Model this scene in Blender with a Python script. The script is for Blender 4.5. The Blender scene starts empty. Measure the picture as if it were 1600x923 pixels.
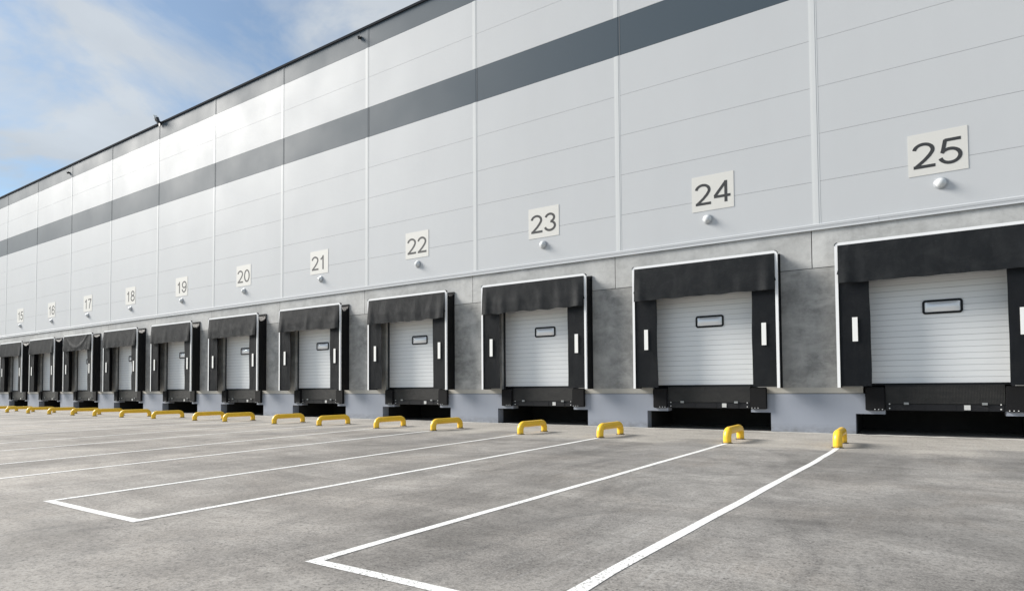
import bpy, bmesh, math, random
from mathutils import Vector, Matrix, noise
S = bpy.context.scene
C = S.collection
random.seed(7)
R = math.radians

# ------------------------------------------------------------------ camera
yaw, pitch, roll = -0.58263526, 0.03295716, -0.00689839
fwd = Vector((math.sin(yaw), math.cos(yaw), 0)); rgt = Vector((math.cos(yaw), -math.sin(yaw), 0)); up = Vector((0, 0, 1))
f2 = fwd*math.cos(pitch) + up*math.sin(pitch); u2 = -fwd*math.sin(pitch) + up*math.cos(pitch)
r3 = rgt*math.cos(roll) + u2*math.sin(roll); u3 = -rgt*math.sin(roll) + u2*math.cos(roll)
cam = bpy.data.cameras.new('camera'); co = bpy.data.objects.new('camera', cam); C.objects.link(co)
m = Matrix((r3, u3, -f2)).transposed().to_4x4(); m.translation = Vector((2.2593, -19.1154, 1.33105)); co.matrix_world = m
cam.sensor_width = 36; cam.lens = 36*960.66/1600; cam.shift_y = (574.03-461.5)/1600
cam.clip_start = 0.1; cam.clip_end = 6000
S.camera = co
S.render.resolution_x, S.render.resolution_y = 1024, 590

# ------------------------------------------------------------------ sky and sun
SUN_AZ = 73.0      # degrees the sun stands to the left of the outward normal of the wall
SUN_EL = 30.0
sd = Vector((-math.sin(R(SUN_AZ))*math.cos(R(SUN_EL)), -math.cos(R(SUN_AZ))*math.cos(R(SUN_EL)), math.sin(R(SUN_EL))))
w = bpy.data.worlds.new('World'); S.world = w; w.use_nodes = True
nt = w.node_tree; nt.nodes.clear()
def N(nt, t, **k):
    n = nt.nodes.new(t)
    for a, b in k.items():
        if a == 'inp':
            for i, v in b.items(): n.inputs[i].default_value = v
        else: setattr(n, a, b)
    return n
L = lambda nt, a, b: nt.links.new(a, b)
sky = N(nt, 'ShaderNodeTexSky', sky_type='NISHITA', sun_disc=False, sun_elevation=R(SUN_EL), sun_rotation=math.atan2(sd.x, sd.y),
        altitude=100, air_density=1.0, dust_density=0.6, ozone_density=3.0)
out = N(nt, 'ShaderNodeOutputWorld'); bg = N(nt, 'ShaderNodeBackground', inp={'Strength': 0.15})
tc = N(nt, 'ShaderNodeTexCoord'); sx = N(nt, 'ShaderNodeSeparateXYZ'); L(nt, tc.outputs['Generated'], sx.inputs[0])
zz = N(nt, 'ShaderNodeMath', operation='MAXIMUM', inp={1: 0.03}); L(nt, sx.outputs['Z'], zz.inputs[0])
za = N(nt, 'ShaderNodeMath', operation='ADD', inp={1: 0.22}); L(nt, zz.outputs[0], za.inputs[0])
dx = N(nt, 'ShaderNodeMath', operation='DIVIDE'); L(nt, sx.outputs['X'], dx.inputs[0]); L(nt, za.outputs[0], dx.inputs[1])
dy = N(nt, 'ShaderNodeMath', operation='DIVIDE'); L(nt, sx.outputs['Y'], dy.inputs[0]); L(nt, za.outputs[0], dy.inputs[1])
cx_ = N(nt, 'ShaderNodeCombineXYZ', inp={2: 1.0}); L(nt, dx.outputs[0], cx_.inputs[0]); L(nt, dy.outputs[0], cx_.inputs[1])
n1 = N(nt, 'ShaderNodeTexNoise', inp={'Scale': 2.3, 'Detail': 10, 'Roughness': 0.55, 'Distortion': 0.5}); L(nt, cx_.outputs[0], n1.inputs['Vector'])
rp = N(nt, 'ShaderNodeValToRGB'); rp.color_ramp.elements[0].position = 0.41; rp.color_ramp.elements[1].position = 0.57
rp.color_ramp.elements[0].color = (0.20, 0.20, 0.20, 1); rp.color_ramp.elements[1].color = (0.86, 0.86, 0.86, 1)
L(nt, n1.outputs['Fac'], rp.inputs[0])
n2 = N(nt, 'ShaderNodeTexNoise', inp={'Scale': 2.6, 'Detail': 6, 'Roughness': 0.5}); L(nt, cx_.outputs[0], n2.inputs['Vector'])
cr = N(nt, 'ShaderNodeMapRange', inp={1: 0.3, 2: 0.75, 3: 2.1, 4: 2.8}); L(nt, n2.outputs['Fac'], cr.inputs[0])
cc = N(nt, 'ShaderNodeMix', data_type='RGBA'); 
cv = N(nt, 'ShaderNodeVectorMath', operation='SCALE'); cv.inputs[0].default_value = (0.945, 1.0, 1.045); L(nt, cr.outputs[0], cv.inputs['Scale'])
L(nt, rp.outputs[0], cc.inputs[0]); tn = N(nt, 'ShaderNodeVectorMath', operation='MULTIPLY'); tn.inputs[1].default_value = (.43, .49, .49); L(nt, sky.outputs[0], tn.inputs[0]); L(nt, tn.outputs[0], cc.inputs[6]); L(nt, cv.outputs[0], cc.inputs[7])
L(nt, cc.outputs[2], bg.inputs[0]); L(nt, bg.outputs[0], out.inputs[0])
sl = bpy.data.lights.new('sun', 'SUN'); sl.energy = 3.7; sl.angle = R(24); sl.color = (1.0, 0.955, 0.89)
so = bpy.data.objects.new('sun', sl); C.objects.link(so); so.rotation_euler = sd.to_track_quat('Z', 'Y').to_euler()
S.view_settings.view_transform = 'Standard'; S.view_settings.look = 'None'; S.view_settings.gamma = 1
S.view_settings.exposure = 0.87

# ------------------------------------------------------------------ materials
def mat(name, col=(.5,.5,.5), rough=.5, metal=0.0, spec=.5):
    m = bpy.data.materials.new(name); m.use_nodes = True
    b = m.node_tree.nodes['Principled BSDF']
    b.inputs['Base Color'].default_value = (*col, 1); b.inputs['Roughness'].default_value = rough
    b.inputs['Metallic'].default_value = metal; b.inputs['Specular IOR Level'].default_value = spec
    return m, m.node_tree, b
def pos(t, scale=(1,1,1), off=None):
    g = N(t, 'ShaderNodeNewGeometry'); mp = N(t, 'ShaderNodeMapping'); mp.inputs['Scale'].default_value = scale
    if off: mp.inputs['Location'].default_value = off
    L(t, g.outputs['Position'], mp.inputs['Vector']); return mp.outputs[0]
def noi(t, vec, scale, detail=4, rough=.5, dist=0):
    n = N(t, 'ShaderNodeTexNoise', inp={'Scale': scale, 'Detail': detail, 'Roughness': rough, 'Distortion': dist}); L(t, vec, n.inputs['Vector']); return n.outputs['Fac']
def rng(t, v, a, b, c=0., d=1.):
    n = N(t, 'ShaderNodeMapRange', inp={1: a, 2: b, 3: c, 4: d}); L(t, v, n.inputs[0]); return n.outputs[0]
def mix(t, f, a, b, mode='MIX'):
    n = N(t, 'ShaderNodeMix', data_type='RGBA', blend_type=mode)
    for s, v in ((0, f), (6, a), (7, b)):
        if isinstance(v, tuple): n.inputs[s].default_value = (*v, 1)
        elif isinstance(v, (int, float)): n.inputs[s].default_value = v
        else: L(t, v, n.inputs[s])
    return n.outputs[2]
def mth(t, op, a, b=0., clamp=False):
    n = N(t, 'ShaderNodeMath', operation=op, use_clamp=clamp)
    for s, v in ((0, a), (1, b)):
        if isinstance(v, (int, float)): n.inputs[s].default_value = v
        else: L(t, v, n.inputs[s])
    return n.outputs[0]
def bump(t, b, h, strength=.3, dist=.02, prev=None):
    n = N(t, 'ShaderNodeBump', inp={'Strength': strength, 'Distance': dist}); L(t, h, n.inputs['Height'])
    if prev: L(t, prev, n.inputs['Normal'])
    L(t, n.outputs[0], b.inputs['Normal']); return n.outputs[0]
def objrand(t):
    return N(t, 'ShaderNodeObjectInfo').outputs['Random']

def painted_panel(name, col, rough, dirt=.06):
    m, t, b = mat(name, col, rough)
    p = pos(t, (1, 1, 1))
    d1 = rng(t, noi(t, pos(t, (.5, 1, .12)), 1.2, 5, .6), .35, .75)
    c = mix(t, mth(t, 'MULTIPLY', d1, dirt*2), col, tuple(x*.72 for x in col))
    c = mix(t, rng(t, objrand(t), 0, 1, 0, .12), c, tuple(x*.85 for x in col))
    L(t, c, b.inputs['Base Color'])
    L(t, rng(t, noi(t, p, .35, 3), .3, .7, rough-.05, rough+.07), b.inputs['Roughness'])
    # fine micro-profiling running along the sheet, and slow buckling of the sheet metal
    wv = N(t, 'ShaderNodeTexWave', wave_type='BANDS', bands_direction='Z', inp={'Scale': 5.0, 'Distortion': 0.0}); L(t, p, wv.inputs[0])
    b.inputs['Specular IOR Level'].default_value = .20
    n_ = bump(t, b, wv.outputs['Fac'], .05, .004)
    bump(t, b, noi(t, pos(t, (.5, 1, .9)), .8, 3), .12, .03, n_)
    return m
M = {}
M['cladding'] = painted_panel('light_grey_coated_sheet', (.565, .58, .595), .54)
M['stripe'] = painted_panel('slate_grey_coated_sheet', (.068, .092, .115), .55)
M['trim_light'] = painted_panel('light_grey_trim', (.65, .665, .67), .45)
M['rail'] = painted_panel('grey_base_rail', (.52, .535, .55), .5)
M['coping'] = mat('dark_coping', (.03, .033, .04), .9, 0, .05)[0]
M['seam'] = mat('seam_shadow_gap', (.12, .13, .14), .8)[0]

def concrete(name, lo, hi, stain, streak=.5):
    m, t, b = mat(name, hi, .8, spec=.35)
    p = pos(t)
    a = noi(t, pos(t, (1, 1, 1)), .75, 9, .70, .3)
    c = mix(t, rng(t, a, .40, .60), lo, hi)
    bigp = noi(t, pos(t, (1, 1, .8), (31, 0, 4)), .28, 4, .55, .4)
    c = mix(t, rng(t, bigp, .42, .62, 0, .3), c, tuple(x*.62 for x in lo))
    a2 = noi(t, pos(t, (.5, 1, 1.3)), 1.8, 9, .70, .3)      # sideways trowel / formwork smears
    c = mix(t, mth(t, 'MULTIPLY', rng(t, a2, .47, .68), streak), c, stain)
    a3 = noi(t, pos(t, (2.2, 1, .45)), 1.1, 5, .6)             # runs of water
    c = mix(t, rng(t, a3, .56, .78, 0, .45), c, tuple(x*.62 for x in lo))
    a4 = noi(t, p, 5.5, 6, .7)
    c = mix(t, rng(t, a4, .3, .75, .0, .35), c, tuple(min(1, x*1.25) for x in hi))
    vo = N(t, 'ShaderNodeTexVoronoi', feature='F1', inp={'Scale': 7.0}); L(t, p, vo.inputs[0])
    c = mix(t, rng(t, vo.outputs['Distance'], .05, .09, .55, 0), c, tuple(x*.5 for x in lo))
    c = mix(t, rng(t, objrand(t), 0, 1, 0, .22), c, tuple(x*.75 for x in lo))
    if name.startswith('stained'):     # band of sandy grout at the foot of the wall panels
        sz = N(t, 'ShaderNodeSeparateXYZ'); L(t, p, sz.inputs[0])
        e_ = mth(t, 'ADD', sz.outputs[2], mth(t, 'MULTIPLY', noi(t, p, 6, 4, .6), .03))
        c = mix(t, rng(t, e_, 1.285, 1.31, .75, 0), c, (.47, .45, .405))
    L(t, c, b.inputs['Base Color'])
    bump(t, b, noi(t, p, 14, 6, .6), .25, .01)
    return m
M['conc_hi'] = concrete('light_precast_concrete', (.44, .44, .43), (.62, .62, .605), (.30, .30, .29), .5)
M['conc_lo'] = concrete('stained_grey_concrete', (.23, .23, .222), (.46, .455, .44), (.62, .61, .585), .6)
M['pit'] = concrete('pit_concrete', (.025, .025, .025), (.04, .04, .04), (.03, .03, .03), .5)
m, t, b = mat('blue_grey_masonry_paint', (.30, .335, .40), .6)
c = mix(t, rng(t, noi(t, pos(t, (1, 1, .6)), 1.1, 6, .6), .35, .75, 0, .5), (.315, .34, .395), (.27, .29, .335))
sp = N(t, 'ShaderNodeSeparateXYZ'); L(t, pos(t), sp.inputs[0])
splash = mth(t, 'MULTIPLY', rng(t, sp.outputs[2], .02, .28, 1, 0), rng(t, noi(t, pos(t, (1, 1, 2)), 4, 6, .7), .35, .65))
c = mix(t, mth(t, 'MULTIPLY', splash, .7), c, (.12, .118, .11)); L(t, c, b.inputs['Base Color'])
bump(t, b, noi(t, pos(t), 20, 5, .6), .15, .005); M['plinth'] = m

def fabric(name, col, dust):
    m, t, b = mat(name, col, .6, spec=.3)
    a = noi(t, pos(t, (1, 1, 1)), 1.9, 6, .65, .5)
    c = mix(t, rng(t, a, .45, .8, 0, .55), col, dust)
    a = noi(t, pos(t, (1.0, 1, 5)), 3.2, 5, .7, 1.5)
    c = mix(t, rng(t, a, .62, .74, 0, .4), c, tuple(x*2.2 for x in dust))
    L(t, c, b.inputs['Base Color'])
    L(t, rng(t, a, .3, .7, .52, .7), b.inputs['Roughness'])
    n_ = bump(t, b, noi(t, pos(t), 55, 3, .5), .12, .004)
    bump(t, b, noi(t, pos(t, (1.6, 1, .5)), 1.6, 3, .5), .35, .05, n_)
    return m
M['curtain'] = fabric('black_curtain_fabric', (.016, .0185, .023), (.036, .038, .040))
M['header'] = fabric('dusty_black_header_fabric', (.026, .029, .033), (.075, .078, .080))
M['side'] = mat('black_side_fabric', (.010, .0105, .012), .6)[0]
m, t, b = mat('shelter_frame_white', (.88, .88, .88), .3)
c = mix(t, rng(t, noi(t, pos(t, (1, 1, .7)), 6, 5, .7), .6, .8, 0, .25), (.88, .885, .89), (.5, .5, .48)); L(t, c, b.inputs['Base Color'])
M['white_alu'] = m
M['black_plastic'] = mat('black_plastic', (.010, .011, .013), .5, 0, .25)[0]
M['marker'] = mat('white_marker_foil', (.86, .86, .84), .45)[0]
# sectional door: ribs and sections are in the mesh
m, t, b = mat('white_door_steel', (.70, .725, .75), .38)
c = mix(t, rng(t, noi(t, pos(t, (.5, 1, 2.5)), 2.2, 6, .65), .5, .8, 0, .35), (.84, .855, .86), (.72, .73, .73)); L(t, c, b.inputs['Base Color'])
bump(t, b, noi(t, pos(t), 60, 3, .5), .06, .003); M['door'] = m
M['groove'] = mat('door_groove', (.46, .475, .49), .6)[0]
M['rubber'] = None
m, t, b = mat('worn_black_rubber', (.018, .018, .018), .8, 0, .2)
vo = noi(t, pos(t, (1, 1, 1)), 7, 6, .7, 1.0)
c = mix(t, rng(t, vo, .62, .72, 0, .8), (.011, .011, .012), (.05, .047, .043)); L(t, c, b.inputs['Base Color'])
bump(t, b, noi(t, pos(t), 25, 5, .7), .4, .01); M['rubber'] = m
m, t, b = mat('worn_black_steel', (.022, .022, .024), .55, 0, .3)
vo = noi(t, pos(t, (1, 1, 1.5)), 5, 7, .7, 1.5)
c = mix(t, rng(t, vo, .58, .72, 0, .75), (.012, .012, .014), (.05, .047, .044)); L(t, c, b.inputs['Base Color'])
bump(t, b, noi(t, pos(t), 25, 5, .7), .2, .01); M['steel_black'] = m
# checker plate: raised lozenges
m, t, b = mat('black_checker_plate', (.03, .03, .032), .5, 0, .35)
p = pos(t); s_ = N(t, 'ShaderNodeSeparateXYZ'); L(t, p, s_.inputs[0])
u_ = mth(t, 'SINE', mth(t, 'MULTIPLY', mth(t, 'ADD', s_.outputs[0], s_.outputs[2]), 105.))
v_ = mth(t, 'SINE', mth(t, 'MULTIPLY', mth(t, 'SUBTRACT', s_.outputs[0], s_.outputs[2]), 105.))
h_ = rng(t, mth(t, 'MULTIPLY', u_, v_), .35, .8)
wear = rng(t, noi(t, pos(t, (1, 1, 2)), 2.5, 6, .7, .8), .35, .7)
c = mix(t, mth(t, 'MULTIPLY', h_, wear), (.012, .012, .012), (.085, .08, .074)); c = mix(t, rng(t, wear, 0, 1, 0, .4), c, (.026, .024, .022)); L(t, c, b.inputs['Base Color'])
bump(t, b, h_, .6, .006); M['checker'] = m
M['bolt'] = mat('zinc_bolt', (.75, .75, .74), .4)[0]
M['grey_metal'] = mat('grey_galvanised_steel', (.30, .31, .31), .5, .3)[0]
M['label'] = mat('off_white_rating_plate', (.62, .62, .60), .5)[0]
M['dark_frame'] = mat('door_rail_dark_steel', (.03, .033, .04), .45)[0]
m, t, b = mat('acrylic_pane', (.88, .90, .92), .08, 0.0, .7); b.inputs['Metallic'].default_value = .2; M['pane'] = m
# yellow powder coat with scuffs
m, t, b = mat('yellow_powder_coat', (.80, .47, .03), .34)
s_ = N(t, 'ShaderNodeSeparateXYZ'); L(t, pos(t), s_.inputs[0])
c = mix(t, rng(t, noi(t, pos(t), 4, 6, .65), .4, .75, 0, .45), (.95, .585, .035), (.86, .50, .03))
scr = rng(t, noi(t, pos(t, (2, .6, 2)), 14, 6, .75, 1.5), .66, .70)
c = mix(t, scr, c, (.10, .075, .04))
foot = mth(t, 'MULTIPLY', rng(t, s_.outputs[2], .0, .07, 1, 0), rng(t, noi(t, pos(t), 18, 5), .35, .6)); c = mix(t, foot, c, (.09, .08, .065))
L(t, c, b.inputs['Base Color']); bump(t, b, noi(t, pos(t), 30, 4), .08, .004); M['yellow'] = m
M['sign'] = mat('cream_sign_plate', (.68, .67, .635), .55)[0]
M['digit'] = mat('dark_grey_digits', (.035, .036, .038), .55)[0]
m, t, b = mat('opal_lamp_dome', (.66, .68, .69), .22); M['dome'] = m
M['lamp_ring'] = mat('lamp_ring_grey', (.42, .44, .46), .35)[0]
M['dark_metal'] = mat('dark_cast_metal', (.03, .033, .038), .45)[0]
M['roof'] = mat('roof_membrane', (.35, .35, .35), .8)[0]

# ---- yard surface
m, t, b = mat('weathered_yard_concrete', (.3, .29, .28), .72, spec=.4)
p = pos(t); s_ = N(t, 'ShaderNodeSeparateXYZ'); L(t, p, s_.inputs[0]); X_, Y_ = s_.outputs[0], s_.outputs[1]
big = noi(t, pos(t, (1, .55, 1)), .16, 7, .62, .8)
c = mix(t, rng(t, big, .38, .60), (.20, .188, .175), (.375, .358, .335))
mid = noi(t, pos(t, (1, .45, 1)), .9, 7, .66, 1.1)
c = mix(t, rng(t, mid, .46, .64, 0, .65), c, (.155, .147, .139))
lt = noi(t, pos(t, (.45, 1, 1), (13, 7, 0)), .8, 7, .68, 1.4)
c = mix(t, rng(t, lt, .50, .66, 0, .6), c, (.46, .445, .42))
# darker worn areas where the trailers stand, drawn out towards the wall and across it
wr = noi(t, pos(t, (1.3, .38, 1), (5, 17, 0)), .42, 6, .6, .9)
c = mix(t, rng(t, wr, .50, .66, 0, .45), c, (.125, .118, .110))
wr2 = noi(t, pos(t, (.25, 1.5, 1), (15, 3, 0)), .8, 7, .66, 1.2)
c = mix(t, rng(t, wr2, .54, .66, 0, .5), c, (.115, .108, .102))
# warm sun glare over the left of the yard, painted into the colour
glare = rng(t, mth(t, 'ADD', mth(t, 'ADD', X_, mth(t, 'MULTIPLY', Y_, .9)), mth(t, 'MULTIPLY', noi(t, pos(t, (1, 1, 1), (7, 7, 7)), .25, 5, .6), 16.)), -2., -16., 0, .6)
c = mix(t, glare, c, (.56, .50, .43))
# brownish patches
br = noi(t, pos(t, (1, 1, 1), (3, 51, 0)), .5, 6, .62, .6)
c = mix(t, rng(t, br, .50, .66, 0, .5), c, (.27, .235, .200))
# apron by the wall: paler and sandier, with a ragged outer edge
edge = mth(t, 'ADD', Y_, mth(t, 'MULTIPLY', mth(t, 'SUBTRACT', noi(t, pos(t, (.6, 1, 1)), .9, 5, .6), .5), 2.6))
apr = rng(t, edge, -5.4, -4.6)
ac = mix(t, rng(t, noi(t, pos(t, (.6, 1.6, 1)), 1.3, 6, .62, .6), .35, .68), (.43, .40, .355), (.60, .56, .50))
c = mix(t, mth(t, 'MULTIPLY', apr, .85), c, ac)
# damp dark tongues beside the guides
fr = mth(t, 'FRACT', mth(t, 'DIVIDE', mth(t, 'ADD', X_, 61.5), 6.0))
tng = mth(t, 'SUBTRACT', 1., rng(t, mth(t, 'ABSOLUTE', mth(t, 'SUBTRACT', fr, .90)), .05, .14))
tng2 = mth(t, 'SUBTRACT', 1., rng(t, mth(t, 'ABSOLUTE', mth(t, 'SUBTRACT', fr, .50)), .04, .12))
tn = mth(t, 'MULTIPLY', mth(t, 'MAXIMUM', tng, mth(t, 'MULTIPLY', tng2, .7)), mth(t, 'MULTIPLY', rng(t, edge, -2.9, -3.6), rng(t, edge, -10., -5.)))
c = mix(t, mth(t, 'MULTIPLY', tn, .75), c, (.17, .165, .16))
# tyre arcs: distorted rings, broken up by noise
wv = N(t, 'ShaderNodeTexWave', wave_type='RINGS', rings_direction='SPHERICAL', inp={'Scale': 1.1, 'Distortion': 2.5, 'Detail': 3, 'Detail Scale': .6}); L(t, pos(t, (.5, .32, 1), (.6, 2.6, 0)), wv.inputs[0])
arc = mth(t, 'MULTIPLY', rng(t, wv.outputs['Fac'], .80, .97), rng(t, noi(t, pos(t, (1, 1, 1), (9, 2, 0)), .6, 5, .6), .5, .68))
c = mix(t, mth(t, 'MULTIPLY', arc, .30), c, (.13, .125, .12))
wv2 = N(t, 'ShaderNodeTexWave', wave_type='BANDS', bands_direction='X', inp={'Scale': 1.7, 'Distortion': 7, 'Detail': 4, 'Detail Scale': .35}); L(t, pos(t, (1, .35, 1)), wv2.inputs[0])
arc2 = mth(t, 'MULTIPLY', rng(t, wv2.outputs['Fac'], .93, 1.), rng(t, noi(t, pos(t, (1, .5, 1), (2, 33, 0)), .45, 5, .6), .54, .66))
c = mix(t, mth(t, 'MULTIPLY', arc2, .45), c, (.50, .49, .475))
# skid arcs left by turning trailers: pairs of thin dark rings, worn away in places
for ax, ay, rad_, am in ((6.5, -12.5, 8.2, .5), (-9.5, -14.5, 9.4, .45), (2.5, -2.0, 6.6, .4), (-15., -3.0, 10.5, .45), (-24., -18., 13.5, .4), (10., -20., 13.2, .5), (-3.5, -22., 11.0, .35)):
    dd = N(t, 'ShaderNodeVectorMath', operation='DISTANCE'); dd.inputs[1].default_value = (ax, ay, 0); L(t, p, dd.inputs[0])
    d_ = mth(t, 'ADD', dd.outputs['Value'], mth(t, 'MULTIPLY', noi(t, p, .35, 2), 1.2))
    for off in (0., .34, 2.1, 2.44):
        ln = rng(t, mth(t, 'ABSOLUTE', mth(t, 'SUBTRACT', d_, rad_+off)), .02, .07, 1, 0)
        ln = mth(t, 'MULTIPLY', ln, rng(t, noi(t, pos(t, (1, 1, 1), (ax, ay+off*3, 0)), .55, 6, .7), .48, .60))
        c = mix(t, mth(t, 'MULTIPLY', ln, am*.75), c, (.085, .082, .08))
# aggregate: pale sand, dark pits of several sizes
gr = noi(t, p, 55, 4, .75)
c = mix(t, rng(t, gr, .42, .60, 0, .55), c, (.50, .48, .45))
c = mix(t, rng(t, noi(t, p, 19, 6, .85), .49, .60, 0, .6), c, (.11, .105, .10))
for sc, th, am in ((24., .24, .7), (9., .11, .85)):
    v = N(t, 'ShaderNodeTexVoronoi', feature='F1', inp={'Scale': sc}); L(t, mix(t, .06, p, N(t, 'ShaderNodeTexNoise', inp={'Scale': 30.}).outputs['Color']), v.inputs[0])
    cl = mth(t, 'MULTIPLY', rng(t, v.outputs['Distance'], th*.6, th, 1, 0), rng(t, noi(t, p, 1.3, 4, .7), .38, .56))
    c = mix(t, mth(t, 'MULTIPLY', cl, am), c, (.055, .052, .05))
tone = noi(t, pos(t, (1.2, .5, 1), (2, 61, 0)), .30, 10, .70, .6)
tone2 = noi(t, pos(t, (.5, 1.3, 1), (22, 6, 0)), .6, 10, .74, .7)
k_ = mth(t, 'MULTIPLY', rng(t, tone, .40, .58, .72, 1.10), rng(t, tone2, .40, .60, .78, 1.08))
k_ = mth(t, 'MULTIPLY', k_, .87)
kk = mth(t, 'ADD', mth(t, 'MULTIPLY', k_, mth(t, 'SUBTRACT', 1., mth(t, 'MULTIPLY', apr, .6))), mth(t, 'MULTIPLY', apr, .51))
kc = N(t, 'ShaderNodeVectorMath', operation='SCALE'); L(t, c, kc.inputs[0]); L(t, kk, kc.inputs['Scale']); c = kc.outputs[0]
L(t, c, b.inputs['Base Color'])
L(t, rng(t, mid, .3, .7, .62, .85), b.inputs['Roughness'])
n_ = bump(t, b, gr, .5, .006); bump(t, b, noi(t, p, 2.2, 5, .6), .25, .03, n_)
M['yard'] = m
yard_col = c
m, t, b = mat('worn_white_line_paint', (.74, .74, .71), .6)
p = pos(t)
chip = rng(t, noi(t, p, 42, 5, .8), .53, .59)
chip = mth(t, 'MULTIPLY', chip, rng(t, noi(t, p, .9, 4, .6), .3, .6, .25, 1.0))
c = mix(t, rng(t, noi(t, pos(t, (1, .4, 1)), 2.4, 6, .7), .4, .75, 0, .5), (.86, .86, .84), (.66, .65, .62))
c = mix(t, chip, c, (.22, .215, .205)); L(t, c, b.inputs['Base Color']); bump(t, b, noi(t, p, 55, 4, .75), .4, .005); M['paint'] = m

# ------------------------------------------------------------------ helpers
def box(bm, x0, x1, y0, y1, z0, z1, mi=0, bev=0):
    vs = [bm.verts.new((x, y, z)) for x in (x0, x1) for y in (y0, y1) for z in (z0, z1)]
    fs = []
    for q in ((0,1,3,2), (4,6,7,5), (0,4,5,1), (2,3,7,6), (0,2,6,4), (1,5,7,3)):
        fc = bm.faces.new([vs[i] for i in q]); fc.material_index = mi; fs.append(fc)
    if bev:
        es = {e for f_ in fs for e in f_.edges}
        bmesh.ops.bevel(bm, geom=list(es), offset=bev, segments=2, affect='EDGES', clamp_overlap=True)
def quadbox(bm, pts, y0, y1, mi=0):
    """polygon in the xz plane given a depth"""
    a = [bm.verts.new((x, y0, z)) for x, z in pts]; b_ = [bm.verts.new((x, y1, z)) for x, z in pts]
    n = len(pts)
    bm.faces.new(a).material_index = mi; bm.faces.new(b_[::-1]).material_index = mi
    for i in range(n): bm.faces.new((a[i], b_[i], b_[(i+1) % n], a[(i+1) % n])).material_index = mi
def cyl(bm, c, r0, r1, h, axis='y', n=20, mi=0):
    """frustum from c along axis by h"""
    A = {'y': (Vector((1,0,0)), Vector((0,0,1)), Vector((0,1,0))), 'z': (Vector((1,0,0)), Vector((0,1,0)), Vector((0,0,1))), 'x': (Vector((0,1,0)), Vector((0,0,1)), Vector((1,0,0)))}[axis]
    c = Vector(c); ra = []; rb = []
    for i in range(n):
        a = 2*math.pi*i/n; d = A[0]*math.cos(a) + A[1]*math.sin(a)
        ra.append(bm.verts.new(c + d*r0)); rb.append(bm.verts.new(c + d*r1 + A[2]*h))
    bm.faces.new(ra).material_index = mi; bm.faces.new(rb[::-1]).material_index = mi
    for i in range(n): bm.faces.new((ra[i], rb[i], rb[(i+1) % n], ra[(i+1) % n])).material_index = mi
def finish(name, bm, mats, parent=None, smooth=None, loc=None):
    bmesh.ops.recalc_face_normals(bm, faces=bm.faces)
    me = bpy.data.meshes.new(name); bm.to_mesh(me); bm.free()
    for q in (mats if isinstance(mats, (list, tuple)) else [mats]): me.materials.append(M[q])
    if smooth:
        for p_ in me.polygons: p_.use_smooth = True
        me.set_sharp_from_angle(angle=R(smooth))
    o = bpy.data.objects.new(name, me); C.objects.link(o)
    if parent: o.parent = parent
    if loc: o.location = loc
    return o
def tag(o, label=None, cat=None, group=None, kind=None):
    for k_, v_ in (('label', label), ('category', cat), ('group', group), ('kind', kind)):
        if v_: o[k_] = v_
    return o
def empty(name, loc, label, cat, group=None):
    o = bpy.data.objects.new(name, None); C.objects.link(o); o.location = loc; o.empty_display_size = .3
    return tag(o, label, cat, group)

BAYS = range(14, 26)
SH = {25: -.05, 24: .03, 23: .13, 22: .08, 21: 0, 20: -.08, 19: -.13, 18: -.14, 17: -.08, 16: .03, 15: .2, 14: .1}
def dock_x(n): return 2.7 + 6*(n-25) + SH[n]
X0, X1 = -84.0, 18.0

# ------------------------------------------------------------------ ground
bm = bmesh.new()
for a_, b_ in (((-1500, -1500), (1500, 60)),):
    vs = [bm.verts.new((x, y, 0)) for x, y in ((-1500, -1500), (1500, -1500), (1500, 60), (-1500, 60))]; bm.faces.new(vs)
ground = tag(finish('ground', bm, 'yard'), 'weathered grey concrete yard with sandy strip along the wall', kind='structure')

# painted lines (children of the ground)
def strip(bm, pts, wd, z=.004, seg=.5):
    """a hand-painted line through pts, slightly uneven"""
    out_ = []
    for i in range(len(pts)-1):
        a, b2 = Vector(pts[i]), Vector(pts[i+1]); n = max(1, int((b2-a).length/seg))
        for k in range(n): out_.append(a.lerp(b2, k/n))
    out_.append(Vector(pts[-1]))
    pl = []
    for i, q in enumerate(out_):
        t1 = (out_[min(i+1, len(out_)-1)] - out_[max(i-1, 0)]).normalized(); nn = Vector((-t1.y, t1.x))
        # mitre at corners
        if 0 < i < len(out_)-1:
            ta = (out_[i]-out_[i-1]).normalized(); tb = (out_[i+1]-out_[i]).normalized(); k = 1/max(.4, math.sqrt((1+ta.dot(tb))/2))
        else: k = 1
        j = (noise.noise(Vector((q.x*.7, q.y*.7, 0))))*.018
        hw = wd/2*(1+.12*noise.noise(Vector((q.x*1.3, q.y*1.3, 5))))
        pl.append((q + nn*(hw*k+j), q - nn*(hw*k-j)))
    prev = None
    for a, b2 in pl:
        cur = (bm.verts.new((a.x, a.y, z)), bm.verts.new((b2.x, b2.y, z)))
        if prev: bm.faces.new((prev[0], prev[1], cur[1], cur[0]))
        prev = cur
GL = {24: (-4.78, -4.44), 23: (-10.55, -9.45), 22: (-16.0, -14.7), 21: (-21.95, -20.4), 20: (-27.75, -25.8), 19: (-33.75, -31.4), 18: (-39.4, -36.8), 17: (-45.7, -43.0), 16: (-51.6, -48.6), 25: (.80, .34)}
GR = {24: (-1.50, -1.68), 23: (-7.27, -6.56), 22: (-13.05, -11.65), 21: (-18.6, -17.05), 20: (-24.2, -22.2), 19: (-30.8, -28.3), 18: (-36.3, -33.8), 17: (-42.35, -39.8), 16: (-48.3, -45.6)}
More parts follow.
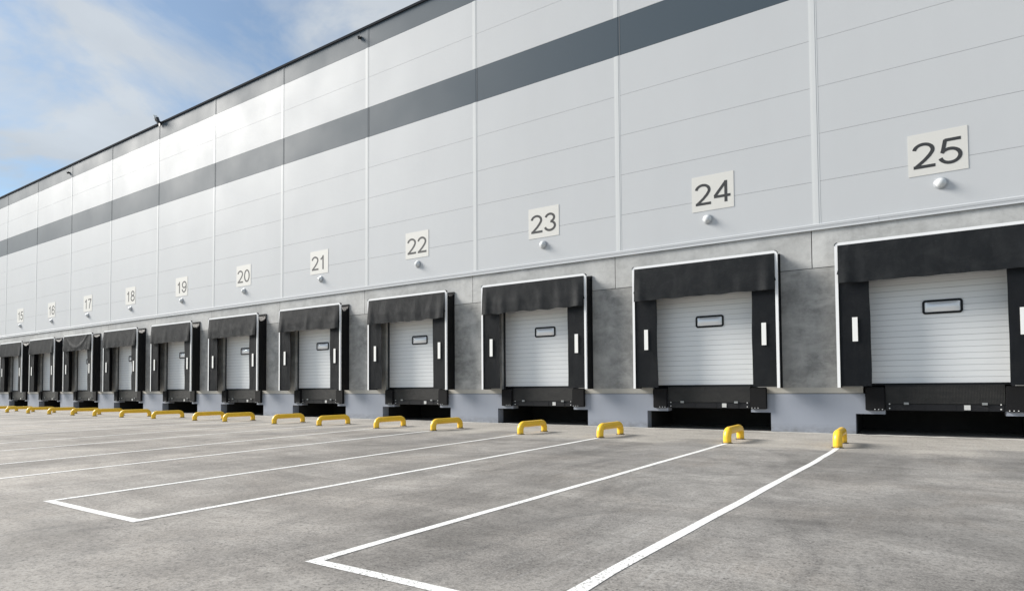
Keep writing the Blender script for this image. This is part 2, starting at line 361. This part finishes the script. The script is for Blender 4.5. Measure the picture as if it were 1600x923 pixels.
for n in range(17, 26):
    bm = bmesh.new()
    a, b2 = GR[n-1], GL[n]
    if n == 25: right = [(.80, -4.35), (.74, -7.0), (.57, -10.6), (.45, -13.4), (.37, -15.0), (.36, -15.96)]
    else: right = [(b2[0], -4.35), (b2[0]*.5+b2[1]*.5, -10.2), (b2[1], -15.95)]
    strip(bm, [(a[0], -4.35), ((a[0]+a[1])/2, -10.2), (a[1], -15.95)] + right[::-1], .102)
    finish('painted_line', bm, 'paint', ground)

# ------------------------------------------------------------------ warehouse
wh = empty('warehouse', (-33, 0, 0), 'long grey warehouse with panel cladding, two dark bands and a row of loading dock doors', 'warehouse')
def W(name, bm, mats, smooth=None): 
    o = finish(name, bm, mats, None, smooth); o.parent = wh; o.matrix_parent_inverse = Matrix.Translation((33, 0, 0)); return o
SE = [5.86, 7.09, 8.445, 9.785, 11.155, 12.535, 13.875, 15.24, 16.60, 17.50]
k0, k1 = int(X0/6), int(X1/6)
for k in range(k0, k1):
    bm = bmesh.new(); x0 = 6*k + .006; x1 = 6*k+5.994
    for i in range(9):
        mi = 1 if i in (5, 8) else 0
        g = .004
        n_ = len(bm.faces); box(bm, x0, x1, 0, .10, SE[i]+g, SE[i+1]-g, mi)
    box(bm, x0, x1, .012, .09, 5.88, 17.48, 2)
    W('cladding_panel', bm, ['cladding', 'stripe', 'seam'])
for k in range(k0, k1+1):
    bm = bmesh.new(); x = 6*k
    for i0, i1, mi in ((0, 5, 0), (5, 6, 1), (6, 8, 0), (8, 9, 1)):
        z0, z1 = SE[i0], SE[i1]
        if i0 == 0: z0 = 5.87
        for a, b2, d in ((-.10, -.055, -.004), (-.055, .055, -.010), (.055, .10, -.004)):
            box(bm, x+a, x+b2, d, .0, z0, z1, mi)
        if mi: box(bm, x+.10, x+.125, -.004, .0, z0, z1, 2)
    W('cover_strip', bm, ['trim_light', 'stripe', 'seam'])
bm = bmesh.new()
# rail under the cladding: sloped cap, face and drip lip
prof = [(0, 5.885), (-.02, 5.885), (-.045, 5.865), (-.045, 5.80), (-.038, 5.795), (-.038, 5.735), (-.058, 5.722), (-.058, 5.705), (0, 5.705)]
for k in range(k0, k1):
    a = [bm.verts.new((6*k+1.5+.004, y, z)) for y, z in prof]; b_ = [bm.verts.new((6*k+7.5, y, z)) for y, z in prof]
    bm.faces.new(a); bm.faces.new(b_[::-1])
    for i in range(len(prof)): bm.faces.new((a[i], b_[i], b_[(i+1) % len(prof)], a[(i+1) % len(prof)]))
W('base_rail', bm, 'rail')
bm = bmesh.new(); box(bm, X0-.1, X1+.1, -.06, .5, 17.50, 17.60); W('coping', bm, 'coping')
bm = bmesh.new(); box(bm, X0, X1, .4, 60, 17.0, 17.3); box(bm, X0, X1, 59.7, 60, 0, 17.0); box(bm, X0, X0+.3, .45, 59.6, 0, 16.99); box(bm, X1-.3, X1, .45, 59.6, 0, 16.99); W('roof', bm, 'roof')
# concrete
OL, OR, OT = -1.62, 1.60, 4.45
edges = []
for k in range(k0, k1):
    bm = bmesh.new(); box(bm, 6*k-.15+.011, 6*k+5.85-.011, 0, .25, 4.652, 5.70, 0); W('upper_wall_panel', bm, 'conc_hi')
prevx = X0
for n in list(BAYS):
    cx = dock_x(n)
    bm = bmesh.new(); box(bm, prevx, cx+OL, 0, .25, 1.125, 4.632, 0); W('lower_wall_panel', bm, 'conc_lo')
    bm = bmesh.new(); box(bm, cx+OL, cx+OR, 0.0, .25, OT, 4.632, 0); W('lintel_panel', bm, 'conc_lo')
    prevx = cx+OR
bm = bmesh.new(); box(bm, prevx, X1, 0, .25, 1.125, 4.632, 0); W('lower_wall_panel', bm, 'conc_lo')
bm = bmesh.new(); box(bm, X0, X1, .03, .24, 4.625, 4.66)
box(bm, X0, X1, .03, .24, 5.69, 5.8); W('joint_backing', bm, 'seam')
# plinth with the recess under each leveller
PL, PR = -1.81, 1.95
def piece(name, m_, *b_):
    bm = bmesh.new(); box(bm, *b_); return W(name, bm, m_)
prevx = X0; pj = X0
for n in list(BAYS)+[None]:
    cx = dock_x(n) if n else 0
    e1 = cx+PL if n else X1
    piece('plinth_wall', 'plinth', prevx, e1, -.003, .35, -.2, 1.105)
    piece('plinth_joint', 'seam', pj, cx-1.59 if n else X1, .02, .24, 1.106, 1.124)
    if not n: break
    piece('plinth_shoulder', 'plinth', cx+PL, cx-1.12, -.003, .34, .565, 1.105); piece('plinth_shoulder', 'plinth', cx+1.40, cx+PR, -.003, .34, .565, 1.105)
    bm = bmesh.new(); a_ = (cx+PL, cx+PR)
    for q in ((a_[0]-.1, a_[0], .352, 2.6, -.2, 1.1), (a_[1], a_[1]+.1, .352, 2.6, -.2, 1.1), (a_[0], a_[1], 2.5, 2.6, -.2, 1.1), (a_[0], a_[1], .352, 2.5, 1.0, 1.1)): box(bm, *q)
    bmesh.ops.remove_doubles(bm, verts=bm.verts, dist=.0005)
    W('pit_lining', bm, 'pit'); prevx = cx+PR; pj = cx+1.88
bm = bmesh.new(); prev = None; x = X0      # ragged kerb along the foot of the wall
while x < X1:
    y_ = -.12 + .03*noise.noise(Vector((x*2.1, 0, 0))) + .012*noise.noise(Vector((x*9, 3, 0))); z_ = .018 + .012*noise.noise(Vector((x*3, 8, 0)))
    cur = [bm.verts.new(p) for p in ((x, -.004, z_), (x, y_+.02, z_), (x, y_, .0))]
    if prev:
        for a, b_ in ((0, 1), (1, 2)): bm.faces.new((prev[a], prev[b_], cur[b_], cur[a]))
    prev = cur; x += .14
W('foot_kerb', bm, 'conc_lo')
bm = bmesh.new(); prev = None; x = X0      # open joint in front of it
while x < X1:
    y_ = -.12 + .03*noise.noise(Vector((x*2.1, 0, 0))) + .012*noise.noise(Vector((x*9, 3, 0))); wj = max(.004, .03+.05*noise.noise(Vector((x*1.7, 6, 0))))
    cur = [bm.verts.new(p) for p in ((x, y_-.002, .003), (x, y_-wj, .003))]
    if prev: bm.faces.new((prev[0], prev[1], cur[1], cur[0]))
    prev = cur; x += .14
W('open_joint', bm, 'dark_metal')

# doors
def make_door(n):
    cx = dock_x(n); bm = bmesh.new()
    z = 1.385; x0, x1 = cx-1.60, cx+1.58; i = 0; yb = .15
    while z < OT+.1:
        h = .1535; sec = (i % 4 == 3)
        z1 = z+h
        g = .010 if sec else .007
        # one rib: flat face with a narrow pressed groove above it
        v = [bm.verts.new(p) for p in ((x0, yb, z+.002), (x1, yb, z+.002), (x1, yb, z1-g*1.6), (x0, yb, z1-g*1.6))]; bm.faces.new(v)
        w_ = [bm.verts.new(p) for p in ((x0, yb+.010, z1-g), (x1, yb+.010, z1-g), (x1, yb+.010, z1), (x0, yb+.010, z1))]; fcs = bm.faces.new(w_); fcs.material_index = 1
        f1 = bm.faces.new((v[3], v[2], w_[1], w_[0])); f1.material_index = 0
        nx = [bm.verts.new(p) for p in ((x0, yb, z1+.002), (x1, yb, z1+.002))]; bm.faces.new((w_[3], w_[2], nx[1], nx[0]))
        z = z1; i += 1
    box(bm, x0, x1, yb+.02, yb+.06, 1.385, OT+.1)
    # bottom seal
    box(bm, x0, x1, yb-.004, yb+.05, 1.335, 1.384, 2)
    d = W('dock_door', bm, ['door', 'groove', 'black_plastic']); 
    # window
    wx0, wx1, wz0, wz1 = cx-.24, cx+.62, 3.165, 3.53
    def rr(x0_, x1_, z0_, z1_, r_, k=6):
        o_ = []
        for (cx1, cz1, a0) in ((x1_-r_, z1_-r_, 0), (x0_+r_, z1_-r_, 90), (x0_+r_, z0_+r_, 180), (x1_-r_, z0_+r_, 270)):
            for j in range(k+1): a = R(a0+90*j/k); o_.append((cx1+r_*math.cos(a), cz1+r_*math.sin(a)))
        return o_
    bm = bmesh.new(); oo = rr(wx0, wx1, wz0, wz1, .075); ii = rr(wx0+.052, wx1-.052, wz0+.052, wz1-.052, .03)
    rings = []
    for pts, y in ((oo, yb-.001), (oo, yb-.022), (ii, yb-.028), (ii, yb-.001)): rings.append([bm.verts.new((x, y, z)) for x, z in pts])
    for a, b2 in zip(rings, rings[1:]):
        for j in range(len(a)): bm.faces.new((a[j], a[(j+1) % len(a)], b2[(j+1) % len(a)], b2[j]))
    f_ = finish('window_frame', bm, 'black_plastic', d, 40)
    bm = bmesh.new(); nx_, nz_ = 24, 12; g = {}   # bulged acrylic
    for i in range(nx_+1):
        for j in range(nz_+1):
            u, v = i/nx_, j/nz_; q = (1-(2*u-1)**4)*(1-(2*v-1)**2)
            g[i, j] = bm.verts.new((wx0+.04+(wx1-wx0-.08)*u, yb-.008-.055*q, wz0+.04+(wz1-wz0-.08)*v))
    for i in range(nx_):
        for j in range(nz_): bm.faces.new((g[i, j], g[i+1, j], g[i+1, j+1], g[i, j+1]))
    finish('window_pane', bm, 'pane', d, 80)
    piece('door_rail', 'dark_frame', cx+OL+.001, cx+OL+.075, .12, .24, 1.30, OT-.002); piece('door_rail', 'dark_frame', cx+OR-.06, cx+OR-.001, .12, .24, 1.30, OT-.002)
for n in BAYS: make_door(n)

# ------------------------------------------------------------------ dock levellers (with their pads)
def side_word(n): return 'number %d' % n
for n in BAYS:
    cx = dock_x(n)
    where = 'below dock door %d' % n if n > 14 else 'beyond dock door 15, at the left edge'
    lv = empty('dock_leveller', (cx, 0, .6), 'black steel dock leveller with checker plate lip %s' % where, 'dock leveller', 'dock levellers under the doors')
    bm = bmesh.new(); box(bm, -1.11, 1.39, -.035, .02, .245, .70, 0, .004); box(bm, -1.11, 1.39, .022, .16, .69, .735); finish('lip_plate', bm, 'checker', lv)
    bm = bmesh.new(); box(bm, -1.115, 1.395, -.02, .14, .07, .24, 0, .006); box(bm, -1.115, 1.395, .142, 2.3, .16, .22)
    for xx in (-.95, -.3, .35, 1.0, 1.3): box(bm, xx, xx+.05, -.028, -.019, .075, .225)
    finish('front_beam', bm, 'steel_black', lv)
    for xx in (-.70, .93):
        bm = bmesh.new(); box(bm, xx, xx+.11, -.062, -.037, .225, .285, 0, .004); finish('lip_keeper', bm, 'grey_metal', lv)
    bm = bmesh.new(); box(bm, .57, .70, -.034, -.030, .10, .22); finish('rating_plate', bm, 'label', lv)
    for xx in (-1.02, 1.30):
        for zz_ in (.125, .24):
            bm = bmesh.new(); cyl(bm, (xx, -.036, zz_), .016, .019, .022, 'y', 8); finish('bolt', bm, 'bolt', lv)
    for xa, xb in ((-1.57, -1.12), (1.40, 1.86)):
        bm = bmesh.new(); box(bm, xa, xb, -.12, -.004, .065, .68, 0, .018)
        box(bm, xa+.02, xb-.02, -.004, .24, .60, .70)
        pd = finish('rubber_pad', bm, 'rubber', lv)
        for k in range(3):
            xx = (xb-.23+.085*k) if xa < 0 else (xa+.05+.085*k)
            bm = bmesh.new(); cyl(bm, (xx, -.134, .095), .011, .014, .016, 'y', 8); finish('bolt', bm, 'bolt', pd)

# ------------------------------------------------------------------ dock shelters
SAG = {25: .04, 24: .04, 23: .10, 22: .20, 21: .30, 20: .36, 19: .36, 18: .36, 17: .30, 16: .30, 15: .30, 14: .3}
WAVE = {25: .45, 24: .6, 23: 1.25, 22: 1.0, 21: .8, 20: .7, 19: .5, 18: .8, 17: .6, 16: .5, 15: .4, 14: .5}
WORD = {25: 'nearest shelter, dusty smooth header', 24: 'smooth black header curtain', 23: 'deeply creased header curtain', 22: 'header curtain creased at its ends'}
D = .52; HW = 2.17
for n in BAYS:
    cx = dock_x(n)
    lab = ('black fabric dock shelter with white edging around door %d' % n) if n > 14 else 'black dock shelter left of door 15, cut off by the photo edge'
    sh = empty('dock_shelter', (cx+(.12 if n == 24 else 0), 0, 1.28), lab, 'dock shelter', 'dock shelters along the wall')
    H = 3.88
    # frame edging: an angle section round the front corners, rounded at the top
    bm = bmesh.new()
    def angle_bar(x, s):
        box(bm, x-.0 if s > 0 else x, x+.062*s if s > 0 else x+.085, -D-.012, -D, 0, H-.06) if False else None
    for s in (-1, 1):
        xo = HW*s; xi = (HW-.062)*s
        box(bm, min(xo, xi), max(xo, xi), -D-.014, -D-.002, 0, H-.062)
        box(bm, min(xo, xo+.012*s), max(xo, xo+.012*s), -D-.014, -D+.05, 0, H-.055)
    box(bm, -HW+.062, HW-.062, -D-.014, -D-.002, H-.062, H)
    box(bm, -HW+.062, HW-.062, -D-.014, -D+.05, H, H+.012)
    for s in (-1, 1):     # rounded corner pieces
        ccx, ccz = (HW-.062)*s, H-.062; ring = []
        for j in range(9):
            a = math.pi/2*j/8; ring.append((ccx+.062*math.sin(a)*s, ccz+.062*math.cos(a)))
        quadbox(bm, [(ccx, ccz)] + ring, -D-.014, -D-.002)
    finish('edging', bm, 'white_alu', sh)
    for s in (-1, 1):
        bm = bmesh.new(); ccx, ccz = (HW-.062)*s, H-.062; a_, b_ = [], []
        for j in range(9):
            a = math.pi/2*j/8; a_.append((ccx+.064*math.sin(a)*s, ccz+.064*math.cos(a))); b_.append((ccx+.080*math.sin(a)*s, ccz+.080*math.cos(a)))
        quadbox(bm, a_ + b_[::-1], -D-.02, -D+.06); finish('corner_cap', bm, 'black_plastic', sh)
    # side walls of fabric, sagging between the wall frame and the front frame
    for s in (-1, 1):
        bm = bmesh.new(); xx = (HW-.012)*s; ny, nz = 16, 30; g = {}
        for i in range(ny+1):
            v = i/ny; y = -.004 - (D-.01)*v
            top = H-.03 - SAG[n]*(4*v*(1-v))**.8 - (.03*math.sin(9*v+n) if SAG[n] > .1 else 0)*(4*v*(1-v))
            for j in range(nz+1):
                u = j/nz; z = top*u
                fold = .010*math.sin(v*2*math.pi*5+.6*math.sin(3*u+n))
                g[i, j] = bm.verts.new((xx - s*(.015 + fold*math.sin(math.pi*v)), y, z))
        for i in range(ny):
            for j in range(nz): bm.faces.new((g[i, j], g[i+1, j], g[i+1, j+1], g[i, j+1]))
        r_ = bmesh.ops.solidify(bm, geom=bm.faces[:], thickness=.006)
        finish('side_cloth', bm, 'side', sh, 60)
    bm = bmesh.new()  # roof cloth
    nx_, ny = 30, 12; g = {}
    for i in range(nx_+1):
        for j in range(ny+1):
            x = (-HW+.02)+(2*HW-.04)*i/nx_; v = j/ny
            g[i, j] = bm.verts.new((x, -.004-(D-.01)*v, H-.012-SAG[n]*(4*v*(1-v))**.8*(1+.15*math.sin(x*3+n))))
    for i in range(nx_):
        for j in range(ny): bm.faces.new((g[i, j], g[i+1, j], g[i+1, j+1], g[i, j+1]))
    bmesh.ops.solidify(bm, geom=bm.faces[:], thickness=.005)
    finish('roof_cloth', bm, 'side', sh, 60)
    # wall frame
    bm = bmesh.new(); 
    for s in (-1, 1): box(bm, min(HW*s, (HW-.05)*s), max(HW*s, (HW-.05)*s), -.05, -.003, 0, H)
    box(bm, -HW+.05, HW-.05, -.05, -.003, H-.05, H); 
    # braces between wall frame and front frame
    finish('rear_frame', bm, 'black_plastic', sh)
    # front side curtains
    for s in (-1, 1):
        inner = (-1.38 if s < 0 else 1.45); outer = (HW-.058)*s
        bm = bmesh.new(); nx_, nz = 10, 40; g = {}
        for i in range(nx_+1):
            for j in range(nz+1):
                u, v = i/nx_, j/nz; z = .035 + (H-.15)*v
                wob = noise.noise(Vector((n*3.1+s, z*.9, 0)))*.05*u*(1.5 if n in (18, 15, 17) else .6)
                x = outer + (inner-outer)*u + wob
                y = -D+.012 + .03*noise.noise(Vector((x*1.4+n*7, z*.8, s)))*u + (.03*u*(1-v))
                if n == 18 and s > 0 and 1.0 < z < 1.9: x += .10*u*math.sin((z-1.0)/.9*math.pi)
                g[i, j] = bm.verts.new((x, y, z))
        for i in range(nx_):
            for j in range(nz): bm.faces.new((g[i, j], g[i+1, j], g[i+1, j+1], g[i, j+1]))
        bmesh.ops.solidify(bm, geom=bm.faces[:], thickness=.008)
        cu = finish('side_curtain', bm, 'curtain', sh, 60)
        bm = bmesh.new(); xm = -1.80 if s < 0 else {25: 1.66, 24: 1.72}.get(n, 1.74)
        box(bm, xm, xm+.125, -D-.016, -D-.0065, 1.22, 1.86); finish('marker_strip', bm, 'marker', cu)
    # header curtain
    bm = bmesh.new(); nx_, nz = 90, 26; g = {}; A = WAVE[n]
    xa, xb = -HW+.066, HW-.066
    for i in range(nx_+1):
        for j in range(nz+1):
            u, v = i/nx_, j/nz; x = xa+(xb-xa)*u; e = 1-v      # v=1 at the top
            zb = H-.09-1.01 + .025*noise.noise(Vector((x*1.1, n*5.3, 0)))*(.5+A) + .012*A*math.sin(x*9+n)
            z = zb + (H-.067-zb)*v
            if n in (17,): z -= 0
            ph = x + .12*noise.noise(Vector((z*1.3, n*2.2, 4)))
            fold = (.5+.5*math.sin(ph*(7.0+.5*(n % 3))+1.3*n+2.2*noise.noise(Vector((x*.8, n, 1)))))**2*.045 + .035*(1+noise.noise(Vector((x*1.7, z*1.1, n*2.7))))
            y = -D-.026 - min(1, e*1.6)**1.3*A*.6*fold*(.35+.65*(.5+.5*noise.noise(Vector((x*.9, n*9, 2))))) - .03*e
            y -= (.012+.015*A)*e*(1+noise.noise(Vector((x*4.5+3*z, z*3, n))))*.5
            if n == 17: y -= .025*math.exp(-((z-(2.98+.30*(x+.1)**2))/.13)**2)
            y -= .05*e*math.exp(-((abs(x)-1.92)/.16)**2)          # rolled ends
            g[i, j] = bm.verts.new((x, y, z))
    for i in range(nx_):
        for j in range(nz): bm.faces.new((g[i, j], g[i+1, j], g[i+1, j+1], g[i, j+1]))
    bmesh.ops.solidify(bm, geom=bm.faces[:], thickness=-.007)
    finish('header_curtain', bm, 'header', sh, 60)
    for s in (-1, 1):     # little cords that tie the header to the edging
        bm = bmesh.new(); x = (HW-.09)*s
        quadbox(bm, [(x-.01*s, H-.62), (x+.012*s, H-.66), (x+.055*s, H-.84), (x+.022*s, H-.84)], -D-.04, -D-.018)
        finish('tie_cord', bm, 'black_plastic', sh)

# ------------------------------------------------------------------ number signs and lamps
def arc(cx, cy, rx, ry, a0, a1, k=20): return [(cx+rx*math.cos(R(a0+(a1-a0)*i/k)), cy+ry*math.sin(R(a0+(a1-a0)*i/k))) for i in range(k+1)]
GLY = {
 '0': [arc(.5, .5, .40, .445, 90, 450, 36)],
 '1': [[(.62, 0), (.62, 1)], [(.64, .93), (.50, .82), (.28, .73)]],
 '2': [arc(.47, .70, .40, .245, 172, -28) + [(.72, .47), (.52, .31), (.30, .17), (.12, .06)], [(.03, .056), (.97, .056)]],
 '3': [arc(.46, .735, .35, .21, 168, -78), arc(.46, .29, .41, .235, 84, -168)],
 '4': [[(.73, 0), (.73, .99)], [(.75, .955), (.06, .31)], [(.02, .29), (1.0, .29)]],
 '5': [[(.92, .944), (.24, .944)], [(.27, .97), (.14, .455)] , arc(.46, .325, .42, .27, 148, -168)],
 '6': [arc(.5, .31, .40, .255, 90, 450, 32), arc(.55, .46, .45, .485, 28, 190, 22)],
 '7': [[(.03, .944), (.97, .944)], [(.92, .93), (.66, .64), (.48, .34), (.40, 0)]],
 '8': [arc(.5, .745, .34, .20, 90, 450, 32), arc(.5, .29, .41, .235, 90, 450, 32)],
}
GLY['9'] = [[(1-x, 1-y) for x, y in pl] for pl in GLY['6']]
def digit_mesh(ch, wd=.50, hh=.66, th=.088):
    bm = bmesh.new()
    for k, pl in enumerate(GLY[ch]):
        P = [Vector((x*wd-wd/2, y*hh)) for x, y in pl]; closed = (P[0]-P[-1]).length < 1e-4
        if closed: P = P[:-1]
        n_ = len(P); prev = None; first = None; y0, y1 = -.0225-.0006*k, -.0175
        for i in range(n_):
            a = P[(i-1) % n_] if (closed or i) else P[i]; b_ = P[(i+1) % n_] if (closed or i < n_-1) else P[i]
            d_ = (b_-a).normalized(); nn = Vector((-d_.y, d_.x))
            w_ = th/2*(1.0 if abs(nn.x) > .7 else .92)
            q1, q2 = P[i]+nn*w_, P[i]-nn*w_
            cur = [bm.verts.new((q.x, y, q.y)) for q in (q1, q2) for y in (y0, y1)]
            if prev:
                bm.faces.new((prev[0], prev[2], cur[2], cur[0])); bm.faces.new((prev[0], cur[0], cur[1], prev[1])); bm.faces.new((prev[2], prev[3], cur[3], cur[2]))
            else: first = cur
            prev = cur
        if closed:
            cur = first; bm.faces.new((prev[0], prev[2], cur[2], cur[0])); bm.faces.new((prev[0], cur[0], cur[1], prev[1])); bm.faces.new((prev[2], prev[3], cur[3], cur[2]))
    return bm
lampsrc = None
for n in range(15, 26):
    cx = dock_x(n)
    sg = empty('number_sign', (cx+{24: .39, 23: .25, 21: .10}.get(n, .18), -.001, 6.77), 'cream square sign with dark digits %d on the wall' % n, 'number sign', 'dock number signs on the cladding')
    bm = bmesh.new(); box(bm, -.635, .635, -.008, -.001, 0, 1.10); finish('plate', bm, 'sign', sg)
    for k, ch in enumerate(str(n)):
        o = finish('digit', digit_mesh(ch), 'digit', sg); o.location = ((-.285 if k == 0 else .285) - (.07 if ch == '1' and k == 1 else 0), .0115, .19)
    lp = empty('wall_lamp', (cx+.23, 0, 6.50), 'round opal wall lamp below the number %d sign' % n, 'wall lamp', 'round lamps below the number signs')
    if lampsrc is None:
        bm = bmesh.new(); cyl(bm, (0, -.001, 0), .15, .15, -.025, 'y', 32); cyl(bm, (0, -.026, 0), .15, .128, -.018, 'y', 32); a = finish('base_ring', bm, 'lamp_ring', lp, 40)
        bm = bmesh.new(); rings = []
        for i in range(9):
            th = math.pi/2*i/8; r_ = .122*math.cos(th); y = -.040-.105*math.sin(th)
            rings.append([bm.verts.new((r_*math.cos(2*math.pi*j/28), y, r_*math.sin(2*math.pi*j/28))) for j in range(28)] if i < 8 else [bm.verts.new((0, y, 0))])
        for p_, q_ in zip(rings, rings[1:]):
            for j in range(28):
                if len(q_) == 1: bm.faces.new((p_[j], p_[(j+1) % 28], q_[0]))
                else: bm.faces.new((p_[j], p_[(j+1) % 28], q_[(j+1) % 28], q_[j]))
        b_ = finish('dome', bm, 'dome', lp, 60); lampsrc = (a, b_)
    else:
        for s_ in lampsrc: q = s_.copy(); C.objects.link(q); q.parent = lp

# ------------------------------------------------------------------ yellow wheel guides
def guide_meshes():
    path = []; r = .16; Hh = .285; Ln = 1.32
    for z in (0, .05, Hh-r): path.append((0, z))
    for j in range(1, 9): a = math.pi/2*j/8; path.append((r*(1-math.cos(a)), Hh-r+r*math.sin(a)))
    for k in range(1, 6): path.append((r+(Ln-2*r)*k/6, Hh))
    for j in range(0, 9): a = math.pi/2*j/8; path.append((Ln-r+r*math.sin(a), Hh-r*(1-math.cos(a))))
    path += [(Ln, .05), (Ln, 0)]
    bm = bmesh.new(); rings = []; nn = 18; rad = .092
    for i, (y, z) in enumerate(path):
        a = Vector(path[max(i-1, 0)]); b2 = Vector(path[min(i+1, len(path)-1)]); tdir = (b2-a).normalized() if (b2-a).length > 0 else Vector((0, 1))
        nrm = Vector((-tdir.y, tdir.x)); rings.append([bm.verts.new((rad*math.cos(2*math.pi*j/nn), y+nrm.x*rad*math.sin(2*math.pi*j/nn), z+nrm.y*rad*math.sin(2*math.pi*j/nn))) for j in range(nn)])
    for p_, q_ in zip(rings, rings[1:]):
        for j in range(nn): bm.faces.new((p_[j], p_[(j+1) % nn], q_[(j+1) % nn], q_[j]))
    return bm, Ln
src = None
def guide(x, y, n, side):
    global src
    g_ = empty('wheel_guide', (x, y, 0), 'yellow tubular wheel guide on the ground at the %s side of dock %d' % (side, n), 'wheel guide', 'yellow wheel guides in front of the docks')
    if src is None:
        bm, Ln = guide_meshes(); a = finish('hoop', bm, 'yellow', g_, 80); parts = [a]
        for yy in (0, Ln):
            bm = bmesh.new(); cyl(bm, (0, yy, 0), .125, .120, .010, 'z', 20); 
            for q in range(4): cyl(bm, (.098*math.cos(q*math.pi/2+.78), yy+.098*math.sin(q*math.pi/2+.78), .010), .010, .010, .008, 'z', 6)
            parts.append(finish('foot_plate', bm, 'rubber', g_))
        src = parts
    else:
        for s_ in src: q = s_.copy(); C.objects.link(q); q.parent = g_
    g_.rotation_euler.z = R(random.uniform(-1.5, 1.5)); g_.rotation_euler.x = 0
    g_.scale = (1, random.uniform(.98, 1.03), random.uniform(.97, 1.03))
for n, v in GL.items(): guide(v[0], -4.22, n, 'left')
for n, v in GR.items(): guide(v[0], -4.24, n, 'right')

# ------------------------------------------------------------------ things on the parapet
fl = empty('floodlight', (-35.78, 0, 17.6), 'small tilted floodlight bracketed to the roof edge', 'floodlight')
bm = bmesh.new(); box(bm, -.03, .03, -.20, .10, .0, .04); box(bm, -.09, .09, -.10, -.062, -.26, .0, 0, .01); finish('bracket', bm, 'dark_metal', fl)
bm = bmesh.new(); box(bm, -.11, .11, -.08, .08, -.15, .15, 0, .02); o = finish('housing', bm, 'dark_metal', fl); o.location = (.02, -.22, .06); o.rotation_euler = (R(20), 0, R(-10))
bm = bmesh.new(); box(bm, -.015, .015, -.12, .12, -.20, .20, 0, .006); o = finish('visor_plate', bm, 'marker', fl); o.location = (-.13, -.24, .19); o.rotation_euler = (R(10), R(-12), 0)
for x, z, lab in ((-18.42, 17.20, 'small dark camera on the top band above dock 22'), (-48.45, 17.04, 'small dark camera on the top band above dock 17')):
    e = empty('wall_camera', (x, 0, z), lab, 'camera', 'small cameras on the top band')
    bm = bmesh.new(); cyl(bm, (0, 0, 0), .07, .07, -.04, 'y', 16); cyl(bm, (0, -.04, 0), .03, .03, -.02, 'y', 12); finish('mount', bm, 'dark_metal', e, 40)
    bm = bmesh.new(); cyl(bm, (0, 0, 0), .07, .07, -.09, 'y', 18); cyl(bm, (0, -.09, 0), .078, .078, -.015, 'y', 18); o = finish('body', bm, 'dark_metal', e, 40); o.location = (-.0, -.05, .01); o.rotation_euler = (R(20), 0, R(-45))
